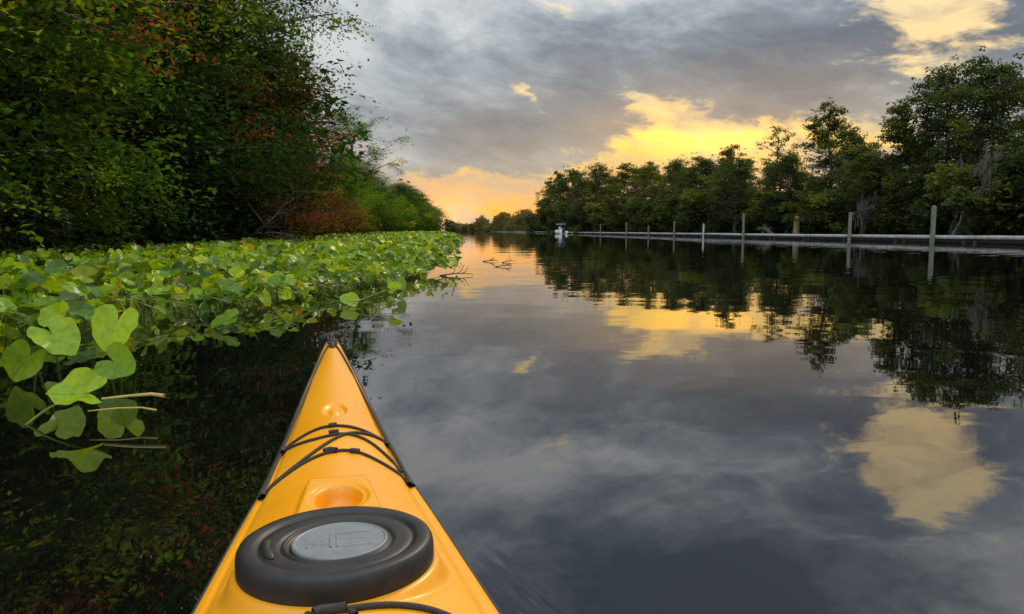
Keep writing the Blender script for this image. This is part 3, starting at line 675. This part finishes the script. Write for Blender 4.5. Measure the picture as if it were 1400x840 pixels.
cord([(1.405,-.93),(1.38,-.35),(1.39,.2),(1.355,.60),(1.26,.94)],.0027)
cord([(1.20,-.95),(1.28,-.45),(1.38,.1),(1.41,.5),(1.415,.93)],.0029)
cord([(1.20,-.95),(1.255,-.5),(1.285,-.05),(1.28,.35),(1.215,.94)],.0027)
cord([(1.19,-.95),(1.23,-.99),(1.32,-.97),(1.41,-.94)],.0028); cord([(1.19,.96),(1.30,.97),(1.41,.94)],.0036)
cord([(1.285,-.18),(1.289,-.1),(1.282,0)],.0052); cord([(1.40,-.12),(1.402,0.05)],.0042); cord([(1.282,.2),(1.282,.34)],.0046); cord([(1.445,-.12),(1.448,.02)],.0046)
for a,s in ((1.41,-1),(1.41,1),(1.20,-1),(1.20,1),(.71,-1),(.71,1)):
    cord([(a-.014,s*.90),(a,s*.93),(a+.014,s*.92)],.0055)
cord([(.69,-.90),(.731,-.25),(.737,.05),(.735,.5),(.69,.90)],.0034); cord([(.733,-.16),(.739,-.08),(.737,.02)],.0056); cord([(.735,-.18),(.748,-.21)],.003); cord([(.737,.02),(.724,.07)],.003)
cord([(.69,-.90),(.61,0),(.69,.90)],.0034)
add_obj("deck_bungee",S.mesh("deck_bungee",[MAT_CORD],smooth_sh=True),kay)
# bow toggle, loop and shackle
S=Buf()
v,f=tube([(0,2.425,.298),(0.002,2.437,.306),(.004,2.43,.314),(0,2.40,.318),(-.004,2.37,.316),(0,2.355,.308)],.0042,8); S.add(v,f,0)
v,f=tube([(-.040,2.445,.297),(-.036,2.446,.300),(-.018,2.447,.305),(0,2.449,.309),(.015,2.448,.310),(.026,2.447,.307),(.029,2.446,.305)],[.003,.011,.0125,.012,.012,.009,.002],10); S.add(v,f,0)
for kx_,aa,zz in ((-.004,2.35,.313),(.005,2.325,.310),(-.003,2.30,.307),(.004,2.275,.305)):
    th=np.linspace(0,2*math.pi,13); v,f=tube(np.column_stack([kx_+.010*np.cos(th),aa+.018*np.sin(th),zz+.004*np.cos(th*2)]),.0034,6); S.add(v,f,0)
v,f=tube([(0,2.23,.300),(0,2.25,.307),(0,2.28,.308),(0,2.30,.304)],.007,8); S.add(v,f,0)
add_obj("bow_toggle",S.mesh("bow_toggle",[MAT_CORD],smooth_sh=True),kay)
def revolve(prof,rx,ry,cx,cy,z0,n=96):
    th=np.arange(n)*2*math.pi/n; P_=[]
    for r,zq in prof: P_.append(np.column_stack([cx+rx*r*np.cos(th),cy+ry*r*np.sin(th),np.full(n,z0+zq)]))
    v=np.concatenate(P_); i=np.arange(len(prof)-1)[:,None]*n; j=np.arange(n)[None,:]
    f=np.stack([i+j,i+(j+1)%n,i+n+(j+1)%n,i+n+j],-1).reshape(-1,4); return v,f
S=Buf(); prof=[(.985,-.012),(1.0,.002),(1.0,.016),(.99,.023),(.97,.0275),(.94,.0295),(.90,.030),(.84,.0293),(.80,.0275),(.785,.0245),(.77,.0262),(.70,.0266),(.62,.0262),(.585,.0258),(.57,.0235),(.555,.0235),(.545,.0262),(.52,.0268),(.505,.0250),(.50,.0240),(0.001,.0240)]
v,f=revolve(prof,HRX,HRY,HX,HC,PLAT); S.add(v,f,0)
th=np.linspace(math.pi*.93,math.pi*1.16,12); v,f=tube(np.column_stack([HX+HRX*.70*np.cos(th),HC+HRY*.70*np.sin(th),np.full(12,PLAT+.0262)]),[.002,.005,.006,.006,.006,.006,.006,.006,.006,.006,.005,.002],8); S.add(v,f,0)
add_obj("hatch_cover",S.mesh("hatch_cover",[MAT_RUB],smooth_sh=True),kay)
GX=HX+.004; GY=HC-.002
S=Buf(); v,f=revolve([(1.0,0),(1.0,.0035),(.97,.0048),(.94,.0048),(.925,.0036),(.90,.0036),(.001,.0038)],.056,.052,GX,GY,PLAT+.0235,64); S.add(v,f,0)
def strip(pts,w_=.0035):
    z0=PLAT+.0235+.0036; pts=np.array(pts)*[.95,.85]+[GX,GY]
    v,f=tube(np.column_stack([pts,np.full(len(pts),z0)]),w_*.55,6); v[:,2]=z0+(v[:,2]-z0)*.6; S.add(v,f,0)
strip([(-.004,.022),(.036,.022)]); strip([(-.004,.001),(.030,.001)]); strip([(-.004,-.022),(.036,-.022)]); strip([(-.004,.022),(-.004,-.022)])
strip([(-.040,-.018),(-.012,.020)]); strip([(-.012,.020),(-.012,-.022)]); strip([(-.034,-.010),(-.012,-.010)])
add_obj("hatch_badge",S.mesh("hatch_badge",[MAT_GREY],smooth_sh=True),kay)
S=Buf(); th=np.linspace(0,2*math.pi,61); v,f=tube(np.column_stack([.205*np.cos(th),-.62+.41*np.sin(th),np.full(61,.262)]),.014,8); S.add(v,f,0)
v,f=revolve([(1.0,.135),(.985,.06),(.96,.0),(.001,-.01)],.195,.395,0,-.62,.115,48); S.add(v,f,0)
v,f=boxv((-.15,-.95,.112),(.15,-.90,.35)); S.add(v,f,0)
add_obj("cockpit_rim",S.mesh("cockpit_rim",[MAT_RUB],smooth_sh=False),kay)
print("done", len(bpy.data.objects))
